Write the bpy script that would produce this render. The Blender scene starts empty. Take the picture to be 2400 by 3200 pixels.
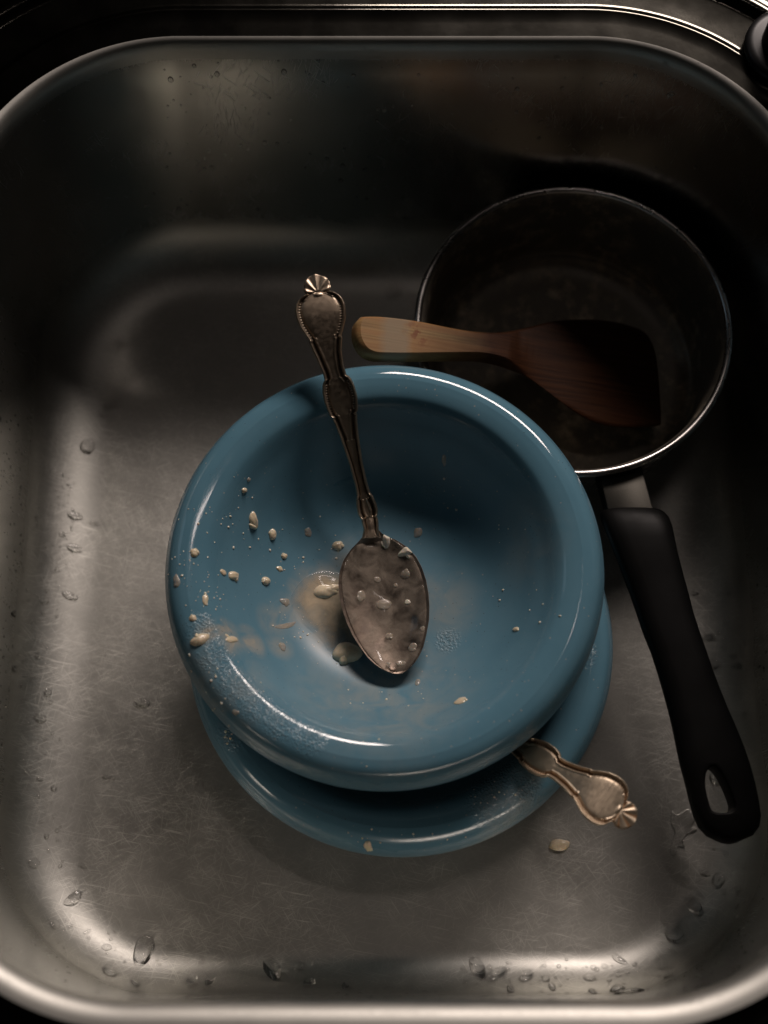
import bpy, bmesh, math, random
from mathutils import Vector, Matrix, noise
from mathutils.bvhtree import BVHTree
R = math.radians
rnd = random.Random(7)
sc = bpy.context.scene
COL = sc.collection

# ------------------------------------------------------------------ camera
PITCH, FPX, CAM_H = 72.0, 4444.0, 0.76
cam_d = bpy.data.cameras.new('camera'); cam = bpy.data.objects.new('camera', cam_d); COL.objects.link(cam)
cam.location = (0, 0, CAM_H); cam.rotation_euler = (R(90 - PITCH), 0, 0)
cam_d.sensor_fit = 'VERTICAL'; cam_d.sensor_height = 36; cam_d.sensor_width = 27
cam_d.lens = 36 * FPX / 3200; cam_d.clip_start = 0.01; cam_d.clip_end = 50
cam_d.dof.use_dof = True; cam_d.dof.focus_distance = 0.722; cam_d.dof.aperture_fstop = 4.0
cam_d.dof.aperture_blades = 0
sc.camera = cam

# ------------------------------------------------------------------ room light
w = bpy.data.worlds.new('World'); sc.world = w; w.use_nodes = True
w.node_tree.nodes['Background'].inputs[0].default_value = (1.0, 0.86, 0.70, 1)
w.node_tree.nodes['Background'].inputs[1].default_value = 0.0015

def area(name, loc, target, sx, sy, power, color):
    l = bpy.data.lights.new(name, 'AREA'); l.shape = 'RECTANGLE'; l.size = sx; l.size_y = sy
    l.energy = power; l.color = color
    o = bpy.data.objects.new(name, l); COL.objects.link(o); o.location = loc
    o.rotation_euler = (Vector(target) - Vector(loc)).to_track_quat('-Z', 'Y').to_euler()
    return o
# the broad kitchen window beyond the sink
area('window_light', (0.58, 1.90, 1.45), (0, 0.19, 0.05), 1.25, 0.42, 44.0, (1.0, 0.86, 0.79))
# an unseen overhead light added to draw the lower bowl's rim highlight
area('rim_glint_light', (0.20, 0.52, 1.50), (0, 0.16, 0.05), 0.24, 0.028, 0.30, (1.0, 0.85, 0.79))
# an unseen cool light added at the far left for bluish glints
area('cool_side_light', (-1.5, 0.9, 1.3), (0, 0.17, 0.05), 0.35, 0.6, 0.35, (0.62, 0.82, 1.0))

sc.view_settings.view_transform = 'Standard'; sc.view_settings.look = 'None'
sc.view_settings.exposure = -0.25; sc.view_settings.gamma = 1; sc.view_settings.use_curve_mapping = False
sc.cycles.use_denoising = True; sc.cycles.max_bounces = 10; sc.cycles.sample_clamp_indirect = 6
sc.cycles.caustics_refractive = True; sc.cycles.caustics_reflective = True; sc.cycles.blur_glossy = 0.3

# ------------------------------------------------------------------ helpers
CP, SP = math.cos(R(PITCH)), math.sin(R(PITCH))
CO = Vector((0, 0, CAM_H))
def ray(u, v):
    """direction in which the photograph's point (u, v) of 2400 x 3200 is seen"""
    a, b = (u - 1200) / FPX, (1600 - v) / FPX
    return Vector((a, CP + b * SP, -SP + b * CP))
def at(u, v, z):
    d = ray(u, v); return CO + d * ((z - CAM_H) / d.z)
def onplane(u, v, p0, n):
    d = ray(u, v); return CO + d * ((Vector(p0) - CO).dot(n) / d.dot(n))

def tag(o, label=None, cat=None, group=None, kind=None):
    if label: o['label'] = label
    if cat: o['category'] = cat
    if group: o['group'] = group
    if kind: o['kind'] = kind
    return o
def link(name, me, mat=None, parent=None, smooth=True):
    if isinstance(me, bmesh.types.BMesh):
        bm = me; me = bpy.data.meshes.new(name); bm.to_mesh(me); bm.free()
    if mat: me.materials.append(mat)
    if smooth: me.shade_smooth()
    o = bpy.data.objects.new(name, me); COL.objects.link(o)
    if parent: o.parent = parent
    return o
def mesh(verts, faces):
    me = bpy.data.meshes.new('m'); me.from_pydata([tuple(v) for v in verts], [], faces); me.update(); return me
def empty(name, loc=(0, 0, 0), rot=(0, 0, 0)):
    o = bpy.data.objects.new(name, None); COL.objects.link(o); o.location = loc; o.rotation_euler = rot
    o.empty_display_size = .02; return o
def bvh_of(me, M=Matrix()):
    return BVHTree.FromPolygons([M @ v.co for v in me.vertices], [tuple(p.vertices) for p in me.polygons])
def lathe(profile, n=160, ang0=0):
    vs, fs = [], []
    for r, z in profile:
        for k in range(n):
            a = 2 * math.pi * k / n; vs.append((r * math.cos(a), r * math.sin(a), z))
    m = len(profile)
    for i in range(m - 1):
        for k in range(n):
            k2 = (k + 1) % n
            fs.append((i * n + k, i * n + k2, (i + 1) * n + k2, (i + 1) * n + k))
    if profile[0][0] < 1e-3: pass
    return mesh(vs, fs)
def smooth_pts(pts, sub=8, closed=False):
    """Catmull-Rom through pts"""
    P = [Vector(p) for p in pts]; n = len(P); out = []
    rng = range(n) if closed else range(n - 1)
    for i in rng:
        if closed: p0, p1, p2, p3 = P[i - 1], P[i], P[(i + 1) % n], P[(i + 2) % n]
        else: p0, p1, p2, p3 = P[max(i - 1, 0)], P[i], P[i + 1], P[min(i + 2, n - 1)]
        for k in range(sub):
            t = k / sub
            out.append(0.5 * ((2 * p1) + (p2 - p0) * t + (2 * p0 - 5 * p1 + 4 * p2 - p3) * t * t + (3 * p1 - p0 - 3 * p2 + p3) * t ** 3))
    if not closed: out.append(P[-1].copy())
    return out
def interp(tab, x):
    if x <= tab[0][0]: return tab[0][1]
    for (a, b), (c, d) in zip(tab, tab[1:]):
        if x <= c:
            t = (x - a) / (c - a); return b + (d - b) * t
    return tab[-1][1]
def sstep(a, b, x):
    t = min(1, max(0, (x - a) / (b - a))); return t * t * (3 - 2 * t)

# ------------------------------------------------------------------ materials
class NT:
    def __init__(s, name):
        s.m = bpy.data.materials.new(name); s.m.use_nodes = True; s.t = s.m.node_tree
        s.bsdf = s.t.nodes['Principled BSDF']; s.out = s.t.nodes['Material Output']
        s.co = s.t.nodes.new('ShaderNodeTexCoord').outputs['Object']
    def set(s, **k):
        for a, b in k.items():
            i = s.bsdf.inputs[a.replace('_', ' ')]
            if hasattr(b, 'is_output'): s.t.links.new(b, i)
            else: i.default_value = (*b, 1) if isinstance(b, tuple) and len(b) == 3 and i.type == 'RGBA' else b
    def node(s, kind, props=None, **ins):
        n = s.t.nodes.new('ShaderNode' + kind)
        for a, b in (props or {}).items(): setattr(n, a, b)
        for a, b in ins.items():
            key = int(a[1:]) if a[0] == 'i' and a[1:].isdigit() else a.replace('_', ' ')
            i = n.inputs[key]
            if hasattr(b, 'is_output'): s.t.links.new(b, i)
            else: i.default_value = b
        return n
    def mapv(s, rot=0, scale=(1, 1, 1), vec=None, loc=(0, 0, 0)):
        r = s.node('Mapping', None, Vector=vec or s.co, Rotation=(0, 0, rot)).outputs[0] if rot else (vec or s.co)
        return s.node('Mapping', None, Vector=r, Scale=scale, Location=loc).outputs[0]
    def noise(s, scale, detail=3, rough=.55, vec=None, dist=0):
        return s.node('TexNoise', None, Vector=vec or s.co, Scale=scale, Detail=detail, Roughness=rough, Distortion=dist).outputs[0]
    def ramp(s, f, a, b, lo=0.0, hi=1.0):
        return s.node('MapRange', None, Value=f, From_Min=a, From_Max=b, To_Min=lo, To_Max=hi).outputs[0]
    def math(s, op, a, b=0.0, clamp=False):
        return s.node('Math', {'operation': op, 'use_clamp': clamp}, i0=a, i1=b).outputs[0]
    def mix(s, f, a, b):
        n = s.t.nodes.new('ShaderNodeMix'); n.data_type = 'RGBA'
        for i, v in ((0, f), (6, a), (7, b)):
            if hasattr(v, 'is_output'): s.t.links.new(v, n.inputs[i])
            else: n.inputs[i].default_value = (*v, 1) if isinstance(v, tuple) else v
        return n.outputs[2]
    def bump(s, h, strength=.3, dist=.001, normal=None):
        n = s.node('Bump', None, Height=h, Strength=strength, Distance=dist)
        if normal: s.t.links.new(normal, n.inputs['Normal'])
        return n.outputs[0]
    def near(s, c, r0, r1):
        """1 near point c, fading out between radii r0 and r1"""
        d = s.node('VectorMath', {'operation': 'DISTANCE'}, i0=s.co, i1=c).outputs['Value']
        return s.ramp(d, r1, r0)

def steel(name, base=(.49, .485, .45), rough=.21, scr=1.0, floor=None):
    t = NT(name); warp = t.noise(9, 2)
    wv = t.node('VectorMath', {'operation': 'SCALE'}, i0=t.node('TexNoise', None, Vector=t.co, Scale=20.0, Detail=1.0).outputs[1], Scale=.008).outputs[0]
    vec = t.node('VectorMath', {'operation': 'ADD'}, i0=t.co, i1=wv).outputs[0]
    tot = None
    for k, (ang, st) in enumerate(((.2, 1), (1.0, .9), (1.75, .8), (2.5, .9), (-.35, 1), (.62, .7))):
        m = t.mapv(ang, (55 + 12 * k, 2300 + 330 * k, 60), vec, (k * 3.1, k * 1.7, 0))
        n = t.noise(1.0, 1, .5, m)
        l = t.ramp(n, .64, .72, 0, st)
        tot = l if tot is None else t.math('MAXIMUM', tot, l)
    patch = t.ramp(t.noise(22, 3), .28, .60, .1, 1)
    lines = t.math('MULTIPLY', tot, patch)
    grain = t.noise(1700, 2, .6, t.mapv(.1, (1, .25, 1)))
    blot = t.noise(45, 4, .6)
    r = t.math('ADD', t.ramp(blot, .3, .7, rough - .012, rough + .02), t.math('MULTIPLY', lines, .08 * scr))
    if floor:                                         # the worn floor is duller than the walls
        z = t.node('SeparateXYZ', None, Vector=t.co).outputs[2]
        worn = t.ramp(t.math('ADD', z, t.ramp(t.noise(30, 3), 0, 1, -.008, .008)), .038, .010); r = t.math('ADD', r, t.math('MULTIPLY', worn, floor - rough))
        lines = t.math('MULTIPLY', lines, worn)
    if floor: r = t.math('ADD', r, t.ramp(z, .144, .154, 0, .28))
    hgt = t.math('ADD', t.math('MULTIPLY', lines, -.9 * scr), t.math('MULTIPLY', grain, .45))
    c = t.mix(t.ramp(blot, .3, .75), tuple(b * .93 for b in base), tuple(min(1, b * 1.05) for b in base))
    c = t.mix(t.math('MULTIPLY', lines, .50 * scr), c, tuple(min(1, b * 1.9) for b in base))
    t.set(Base_Color=c, Metallic=1.0, Roughness=r, Normal=t.bump(hgt, .26, .00012))
    return t.m
M_STEEL = steel('sink_steel', floor=.47)
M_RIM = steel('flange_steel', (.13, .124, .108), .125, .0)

def pan_steel():
    t = NT('pan_steel'); n = t.noise(60, 3)
    t.set(Base_Color=(.56, .54, .52), Metallic=1.0, Roughness=t.ramp(n, .3, .7, .22, .34), Normal=t.bump(t.noise(900, 2), .1, .0002)); return t.m
def pan_inside():
    t = NT('pan_inside_stained'); n = t.noise(95, 5, .65); n2 = t.noise(30, 3)
    dirt = t.math('MULTIPLY', t.ramp(n, .48, .68), t.ramp(n2, .35, .6))
    c = t.mix(dirt, (.16, .145, .12), (.50, .42, .31))
    t.set(Base_Color=c, Metallic=.6, Roughness=t.ramp(n, .3, .7, .42, .6), Normal=t.bump(n, .35, .0006)); return t.m
def black_plastic():
    t = NT('black_handle_plastic'); n = t.noise(2500, 2)
    spot = t.math('MULTIPLY', t.near((.021, -.045, .011), .002, .007), t.ramp(t.noise(1500, 2), .45, .6))
    t.set(Base_Color=(.004, .004, .004), Roughness=t.ramp(t.noise(60, 3), .3, .7, .40, .52), Specular_IOR_Level=.10, Normal=t.bump(n, .12, .0002)); return t.m
def wood():
    t = NT('worn_bamboo')
    g = t.noise(1, 4, .6, t.mapv(0, (22, 700, 300))); g2 = t.noise(1, 2, .5, t.mapv(0, (9, 160, 90)))
    dry = t.mix(t.ramp(g, .35, .65), (.20, .120, .045), (.35, .23, .095))
    dry = t.mix(t.ramp(g2, .4, .62, 0, .6), dry, (.30, .14, .05))
    sep = t.node('SeparateXYZ', None, Vector=t.co)
    wobble = t.math('ADD', sep.outputs[0], t.ramp(t.noise(70, 3), 0, 1, -.007, .007))
    wet = t.ramp(wobble, .030, .075)
    grey = t.math('MULTIPLY', t.ramp(wobble, .012, .018), t.ramp(wobble, .031, .027))
    c = t.mix(t.math('MULTIPLY', grey, .7), dry, (.25, .205, .14))
    c = t.mix(wet, c, t.mix(t.ramp(g, .35, .65), (.024, .008, .003), (.052, .019, .007)))  # soaked blade, its colour deepened further to stand for shade inside the pan
    st = t.math('MULTIPLY', t.near((.034, .0, .003), .002, .010), t.ramp(t.noise(260, 3), .5, .6))
    c = t.mix(t.math('MULTIPLY', st, .8), c, (.16, .04, .012))
    t.set(Base_Color=c, Roughness=t.ramp(wet, 0, 1, .62, .5), Specular_IOR_Level=t.ramp(wet, 0, 1, .4, .15), Normal=t.bump(g, .35, .0003)); return t.m
def silver(name, base, dark, rough=.30):
    t = NT(name)
    a = t.node('Attribute', {'attribute_name': 'groove'}).outputs['Fac']
    n = t.noise(420, 4, .6); n2 = t.noise(120, 3)
    c = t.mix(t.ramp(n2, .35, .7), base, tuple(b * .84 for b in base))
    c = t.mix(t.math('MULTIPLY', a, t.ramp(n, .2, .6, .75, 1)), c, dark)
    t.set(Base_Color=c, Metallic=t.ramp(a, 0, 1, 1, .6), Roughness=t.math('ADD', t.ramp(n, .3, .7, rough - .05, rough + .1), t.math('MULTIPLY', a, .2)),
          Normal=t.bump(n, .15, .0002)); return t.m
M_SILVER = silver('tarnished_silver', (.66, .53, .40), (.020, .012, .008), .36)
M_GILT = silver('golden_tarnished_silver', (.68, .56, .42), (.22, .10, .03), .44)

def glaze(name, patches, film=(), rings=False):
    """blue glazed stoneware; patches: rough dried splashes (centre, r0, r1); film: thin milky smears"""
    t = NT(name)
    n = t.noise(38, 3); f = t.noise(900, 2)
    c = t.mix(t.ramp(n, .3, .7), (.098, .222, .298), (.118, .250, .328))
    fl = None
    for cc, r0, r1, st in film:
        m = t.math('MULTIPLY', t.near(cc, r0, r1), st); fl = m if fl is None else t.math('MAXIMUM', fl, m)
    if fl is not None:
        tx = t.ramp(t.noise(75, 4, .6, dist=.8), .32, .62)
        fl = t.math('MULTIPLY', fl, tx)
        c = t.mix(fl, c, (.46, .39, .29))
    # a thin dried bloom everywhere and tiny pepper-like specks
    v = t.node('TexVoronoi', None, Vector=t.co, Scale=480.0)
    keep = t.ramp(t.noise(700, 0), .60, .63)
    sp = t.math('MULTIPLY', t.ramp(v.outputs['Distance'], .16, .10), keep)
    sp = t.math('MULTIPLY', sp, t.ramp(t.noise(28, 2), .42, .55))
    c = t.mix(t.math('MULTIPLY', sp, .8), c, (.045, .03, .02))
    v2 = t.node('TexVoronoi', None, Vector=t.mapv(0, (1, 1, 1), None, (.3, .2, .1)), Scale=330.0)
    sp2 = t.math('MULTIPLY', t.ramp(v2.outputs['Distance'], .17, .12), t.ramp(t.noise(520, 0), .60, .64))
    c = t.mix(t.math('MULTIPLY', sp2, .5), c, (.50, .45, .38))
    bm = None
    for cc, r0, r1 in patches:
        m = t.near(cc, r0, r1); bm = m if bm is None else t.math('MAXIMUM', bm, m)
    h = t.math('MULTIPLY', t.noise(14, 2), .3)
    nrm = t.bump(h, .1, .002)
    rough = .06
    if bm is not None:
        bt = t.ramp(t.noise(800, 2, .5), .45, .62)
        m2 = t.math('MULTIPLY', bm, bt)
        nrm = t.bump(m2, .55, .0005, nrm)
        rough = t.ramp(m2, 0, 1, .06, .14)
        c = t.mix(t.math('MULTIPLY', m2, .08), c, (.50, .45, .38))
    # the hollow is dulled by a dried film; the rim stays shiny
    z = t.node('SeparateXYZ', None, Vector=t.co).outputs[2]
    dull = t.math('MULTIPLY', t.ramp(t.math('ADD', z, t.ramp(t.noise(60, 3), 0, 1, -.006, .006)), .048, .039), t.ramp(z, -.001, -.0002))
    rough = t.math('MAXIMUM', rough, t.math('MULTIPLY', dull, .34))
    t.set(Base_Color=c, Roughness=rough, Normal=nrm, Coat_Weight=t.ramp(dull, 0, 1, .35, 0), Coat_Roughness=.06)
    return t.m
def porridge(name, col, rough=.32, alpha=1.0):
    t = NT(name); n = t.noise(700, 3)
    spk = t.ramp(t.node('TexVoronoi', None, Vector=t.co, Scale=900.0).outputs['Distance'], .12, .07)
    spk = t.math('MULTIPLY', spk, t.ramp(t.noise(900, 0), .57, .6))
    c = t.mix(t.ramp(n, .3, .7), tuple(b * .85 for b in col), col)
    c = t.mix(t.math('MULTIPLY', spk, .7), c, (.12, .05, .02))
    t.set(Base_Color=c, Roughness=rough, Subsurface_Weight=.25, Subsurface_Radius=(.004, .002, .001), Subsurface_Scale=.3,
          Normal=t.bump(n, .08, .0002), Coat_Weight=.8, Coat_Roughness=.06)
    if alpha < 1: t.set(Alpha=alpha)
    return t.m
def milk_film(name, col, lo, hi, scale=110, fade=False):
    """thin watery milk: see-through where thin, clouded where thick, always glossy"""
    t = NT(name)
    n = t.noise(scale, 4, .6, dist=.5)
    body = t.t.nodes.new('ShaderNodeBsdfDiffuse'); 
    spk = t.ramp(t.node('TexVoronoi', None, Vector=t.co, Scale=850.0).outputs['Distance'], .14, .08)
    spk = t.math('MULTIPLY', spk, t.ramp(t.noise(800, 0), .55, .58))
    c = t.mix(t.math('MULTIPLY', spk, .75), col, (.14, .05, .02)); t.t.links.new(c, body.inputs[0])
    tr = t.t.nodes.new('ShaderNodeBsdfTransparent')
    a = t.math('MAXIMUM', t.ramp(n, .3, .7, lo, hi), t.math('MULTIPLY', spk, .7))
    if fade: a = t.math('MULTIPLY', a, t.node('Attribute', {'attribute_name': 'depth'}).outputs['Fac'])
    mx = t.t.nodes.new('ShaderNodeMixShader'); t.t.links.new(a, mx.inputs[0]); t.t.links.new(tr.outputs[0], mx.inputs[1]); t.t.links.new(body.outputs[0], mx.inputs[2])
    gl = t.t.nodes.new('ShaderNodeBsdfGlossy'); gl.inputs['Roughness'].default_value = .05; gl.inputs[0].default_value = (1, 1, 1, 1)
    fr = t.t.nodes.new('ShaderNodeFresnel'); fr.inputs[0].default_value = 1.36
    m2 = t.t.nodes.new('ShaderNodeMixShader'); t.t.links.new(fr.outputs[0], m2.inputs[0]); t.t.links.new(mx.outputs[0], m2.inputs[1]); t.t.links.new(gl.outputs[0], m2.inputs[2])
    t.t.links.new(m2.outputs[0], t.out.inputs[0])
    return t.m
def water():
    t = NT('water'); N = t.t.nodes.new; L = t.t.links.new
    fr = N('ShaderNodeFresnel'); fr.inputs[0].default_value = 1.33
    gl = N('ShaderNodeBsdfGlossy'); gl.inputs['Roughness'].default_value = .03
    tr = N('ShaderNodeBsdfTransparent'); rf = N('ShaderNodeBsdfRefraction'); rf.inputs['IOR'].default_value = 1.33; rf.inputs['Roughness'].default_value = .02
    a = N('ShaderNodeMixShader'); a.inputs[0].default_value = .28; L(tr.outputs[0], a.inputs[1]); L(rf.outputs[0], a.inputs[2])
    b = N('ShaderNodeMixShader'); L(fr.outputs[0], b.inputs[0]); L(a.outputs[0], b.inputs[1]); L(gl.outputs[0], b.inputs[2])
    L(b.outputs[0], t.out.inputs[0]); return t.m
M_WATER = water()
M_OAT = porridge('oat_pulp', (.82, .69, .49))
M_OAT_PALE = porridge('pale_oat_pulp', (.84, .77, .63))
M_OAT_WET = porridge('clouded_oat_drop', (.62, .54, .44), .22, .5)

# ------------------------------------------------------------------ the sink
SX, SY, SCY, RC, ZT = .2015, .2255, .2155, .100, .158
def ring(o, z, n=48):
    """rounded rectangle, inset from the bowl's mouth by o, or by o = (sides, far, near)"""
    os_, of_, on_ = o if isinstance(o, tuple) else (o, o, o)
    a, b, rc = SX - os_, SY - (of_ + on_) / 2, max(RC - (os_ + of_ + on_) / 3, .012); cy = SCY + (on_ - of_) / 2
    pts = []
    for q, (sx, sy) in enumerate(((1, 1), (-1, 1), (-1, -1), (1, -1))):
        for k in range(n):
            t = math.pi / 2 * (q + k / (n - 1))
            pts.append((sx * (a - rc) + rc * math.cos(t), cy + sy * (b - rc) + rc * math.sin(t), z))
    # straight runs get in-between points
    out = []
    m = len(pts)
    for i in range(m):
        p, q2 = pts[i], pts[(i + 1) % m]; out.append(p)
        if (i + 1) % n == 0:
            for j in range(1, 12): out.append(tuple(p[c] + (q2[c] - p[c]) * j / 12 for c in range(3)))
    return out
def bridge(rings, close=None):
    vs, fs = [], []; n = len(rings[0])
    for r_ in rings: vs += r_
    for i in range(len(rings) - 1):
        for k in range(n):
            k2 = (k + 1) % n; fs.append((i * n + k, i * n + k2, (i + 1) * n + k2, (i + 1) * n + k))
    return vs, fs
sink = empty('kitchen_sink', (0, 0, 0)); tag(sink, 'wet scratched stainless steel kitchen sink holding the dirty dishes', 'sink')
prof = []
for k in range(7):                                   # rolled edge of the mouth
    a = math.pi / 2 * k / 6; prof.append((tuple(-r_ + r_ * math.sin(a) for r_ in (.008, .0045, .011)), ZT - .009 + .009 * math.cos(a)))
ZF = .031                                            # the fillet starts this high; each wall leans and rounds by its own amount
SIDES = ((.008, .037), (.026, .034), (.0005, .0215))  # (inset at the fillet's top, width of the fillet): sides, far, near
for k in range(1, 10): prof.append((tuple(w * k / 9 for w, h in SIDES), ZT - .009 - (ZT - .009 - ZF) * k / 9))
def bez(p, t): return p[0] * (1 - t) ** 3 + 3 * p[1] * t * (1 - t) ** 2 + 3 * p[2] * t * t * (1 - t) + p[3] * t ** 3
for k in range(1, 21):
    t = k / 20; L_ = .55 * ZF
    prof.append((tuple(bez((w, w + w / (ZT - .009 - ZF) * L_, w + h * .45, w + h), t) for w, h in SIDES), bez((ZF, ZF - L_, 0, 0), t)))
rings_ = [ring(o, z) for o, z in prof]
last = rings_[-1]; cxy = (0, SCY - .021)
for s in (.93, .85, .75, .6, .45, .3, .15, .02):
    rings_.append([(cxy[0] + (p[0] - cxy[0]) * s, cxy[1] + (p[1] - cxy[1]) * s, p[2] - .0012 * (1 - s)) for p in last])
vs, fs = bridge(rings_)
fs.append(tuple(range(len(vs) - len(last), len(vs))))
basin_me = mesh(vs, fs)
basin = link('basin', basin_me, M_STEEL, sink)
BASIN = bvh_of(basin_me)
# flange round the mouth: flat ledge, small step, outer ledge and bead, then the drainer sheet
fp = [((-.008, -.0045, -.011), ZT), ((-.0082, -.0048, -.0112), ZT), (-.0115, ZT + .0001), (-.0120, ZT + .0001), (-.0180, ZT + .0002), (-.0190, ZT + .0004), (-.0198, ZT + .0005), (-.0206, ZT + .0004), (-.0225, ZT - .0006), (-.0235, ZT - .0008), (-.0245, ZT - .0008), (-.026, ZT - .0008)]
fv, ff = bridge([ring(o, z) for o, z in fp])
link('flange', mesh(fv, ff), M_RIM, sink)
fp = [(-.026, ZT - .0008), (-.0270, ZT - .0008), (-.0400, ZT - .0008), (-.041, ZT - .0007), (-.043, ZT - .0006), (-.045, ZT + .0022), (-.047, ZT + .0032), (-.0490, ZT + .0031), (-.0500, ZT + .0029), (-.0512, ZT + .0026), (-.053, ZT + .0026), (-.075, ZT + .0026), (-.30, ZT + .0026)]
fv, ff = bridge([ring(o, z) for o, z in fp])
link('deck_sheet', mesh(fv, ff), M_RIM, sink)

# ------------------------------------------------------------------ blue bowls
RT, RCN = .0120, .0967
inner = [(.0002, 0), (.020, .0001), (.032, .0007), (.040, .0022), (.048, .0046), (.056, .0090), (.063, .0150), (.0690, .0218), (.0745, .0294), (.0790, .0352), (.0828, .0408), (.0855, .0440), (.0880, .0459), (.0920, .0473), (.0962, .0480)]
def zprof(r): return interp(inner, r)
def LP(u, v):
    """where the photograph's point lies on the upper bowl's hollow, in the bowl's own space (about)"""
    x, y = (u - 1203) / 6150, (1800 - v) / 5900
    for _ in range(4): y = (1841 - v - 1500 * zprof(math.hypot(x, y))) / 5950
    return (x, y, zprof(math.hypot(x, y)))
prof_b = [(p.x, p.z) for p in smooth_pts([(r, 0, z) for r, z in inner], 6)][:-1]
# crest, then the broad outer flank, rolled under, and the outer wall down to the foot
outer = [(.0962, .0480), (.1005, .0471), (.1042, .0445), (.1068, .0400), (.1082, .0355), (.1085, .0312), (.1078, .0272), (.1060, .0243), (.1035, .0232), (.1000, .0245), (.0965, .0290), (.0900, .0340), (.0830, .0330), (.0770, .0270), (.0700, .0200), (.0630, .0115), (.0560, .0040), (.0500, -.0015), (.0470, -.0065), (.0460, -.0115), (.0452, -.0140), (.0438, -.0142), (.0425, -.0122), (.0410, -.0070), (.0380, -.0042), (.0002, -.0040)]
prof_b += [(p.x, p.z) for p in smooth_pts([(r, 0, z) for r, z in outer], 6)]
bowl_me = lathe(prof_b, 192)
A0 = Vector((.0005, .1905, .0490)); B0 = Vector((.0085, .1628, .0143))
M_GLA = glaze('blue_glaze_upper',
              [((-.0700, -.0610, .047), .005, .011), ((-.0800, -.0470, .047), .005, .011), ((-.0870, -.0340, .047), .003, .010), ((-.0600, -.0705, .047), .005, .011), ((-.0480, -.0790, .047), .005, .011), ((-.0350, -.0860, .047), .003, .010), (LP(1352, 1535), .002, .006), (LP(1400, 2010), .003, .008)],
              [(LP(740, 1995), .004, .012, .9), (LP(800, 2010), .003, .011, .8), (LP(690, 1985), .002, .009, .8), (LP(880, 2025), .002, .010, .5), (LP(860, 1950), .002, .013, .5), (LP(920, 1930), .003, .016, .6),
               (LP(1000, 1870), .008, .020, .9), (LP(1060, 1960), .008, .022, .8), (LP(1120, 1760), .005, .018, .5), (LP(1200, 2200), .02, .055, .30), (LP(700, 2150), .01, .04, .25), (LP(1380, 1900), .008, .025, .3), (LP(1650, 1700), .01, .03, .15)])
M_GLB = glaze('blue_glaze_lower', [((.050, -.080, .047), .012, .022), ((-.083, -.050, .047), .004, .012), ((.090, -.01, .047), .004, .01)], [((.06, -.09, .04), .01, .03, .3)])
bowlA = link('upper_bowl', bowl_me.copy(), M_GLA); bowlA.name = 'bowl'; bowlA.location = A0; bowlA.rotation_euler = (R(-.1), R(-.4), 0)
tag(bowlA, 'upper blue glazed bowl splashed with porridge and holding the silver spoon', 'bowl', 'stacked blue bowls')
bowlB = link('bowl', bowl_me.copy(), M_GLB); bowlB.location = B0; bowlB.rotation_euler = (0, 0, R(20) * 0)
tag(bowlB, 'lower blue glazed bowl standing on the sink floor beneath the other one', 'bowl', 'stacked blue bowls')
bpy.context.view_layer.update()
BOWLA = bvh_of(bowl_me, Matrix.Translation(A0) @ bowlA.rotation_euler.to_matrix().to_4x4())
BOWLB = bvh_of(bowl_me, Matrix.Translation(B0))

# ------------------------------------------------------------------ drops and lumps lying on a surface
def hit(bvh, u, v):
    p, n, i, d = bvh.ray_cast(CO, ray(u, v).normalized())
    if p is None: return None, None
    if n.dot(ray(u, v)) > 0: n = -n
    return p, n
def frame(n, ref):
    x = (ref - n * ref.dot(n)).normalized(); return x, n.cross(x), n
def blob_mesh(seed, a, b, h, bend=0, lump=.12, rings=7, seg=20, edge=.9, bvh=None, P=None, X=None, Y=None, N=None, sink_=.0, flat=2.0, zn=1.0):
    """dome with an uneven outline of half-axes a, b and height h, draped on the surface"""
    off = Vector((seed * 1.37, seed * .71, seed * 2.3)); vs = []; fs = []
    def pt(rho, th_, base=False):
        k = 1 + lump * 2 * noise.noise(Vector((math.cos(th_) * 1.1, math.sin(th_) * 1.1, 0)) + off)
        x, y = a * rho * k * math.cos(th_), b * rho * k * math.sin(th_)
        y += bend * (x / a) ** 2 * b - bend * .3 * b
        z = h * (1 - rho ** flat) ** .55 if rho < 1 else 0
        z *= 1 + zn * .18 * lump / .12 * noise.noise(Vector((x / a * 1.6, y / b * 1.6, 3)) + off) * (1 if not base else 0)
        q = P + X * x + Y * y
        if bvh:
            hp, hn, _, _ = bvh.ray_cast(q + N * .012, -N, .03)
            if hp is None: hp, hn, _, _ = bvh.find_nearest(q)
            return hp + N * (z - sink_)
        return q + N * (z - sink_)
    vs.append(pt(0, 0))
    for i in range(1, rings + 1):
        rho = math.sin(math.pi / 2 * i / rings)
        for k in range(seg): vs.append(pt(min(rho, 1), 2 * math.pi * k / seg))
    for k in range(seg): fs.append((0, 1 + k, 1 + (k + 1) % seg))
    for i in range(rings - 1):
        for k in range(seg):
            k2 = (k + 1) % seg; a0 = 1 + i * seg; a1 = a0 + seg
            fs.append((a0 + k, a1 + k, a1 + k2, a0 + k2))
    # closed underside, just below the surface
    a0 = 1 + (rings - 1) * seg; nb = len(vs)
    for k in range(seg): vs.append(vs[a0 + k] - N * .00012)
    for k in range(seg): fs.append((a0 + k, nb + k, nb + (k + 1) % seg, a0 + (k + 1) % seg))
    fs.append(tuple(nb + k for k in range(seg))[::-1])
    return vs, fs
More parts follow.
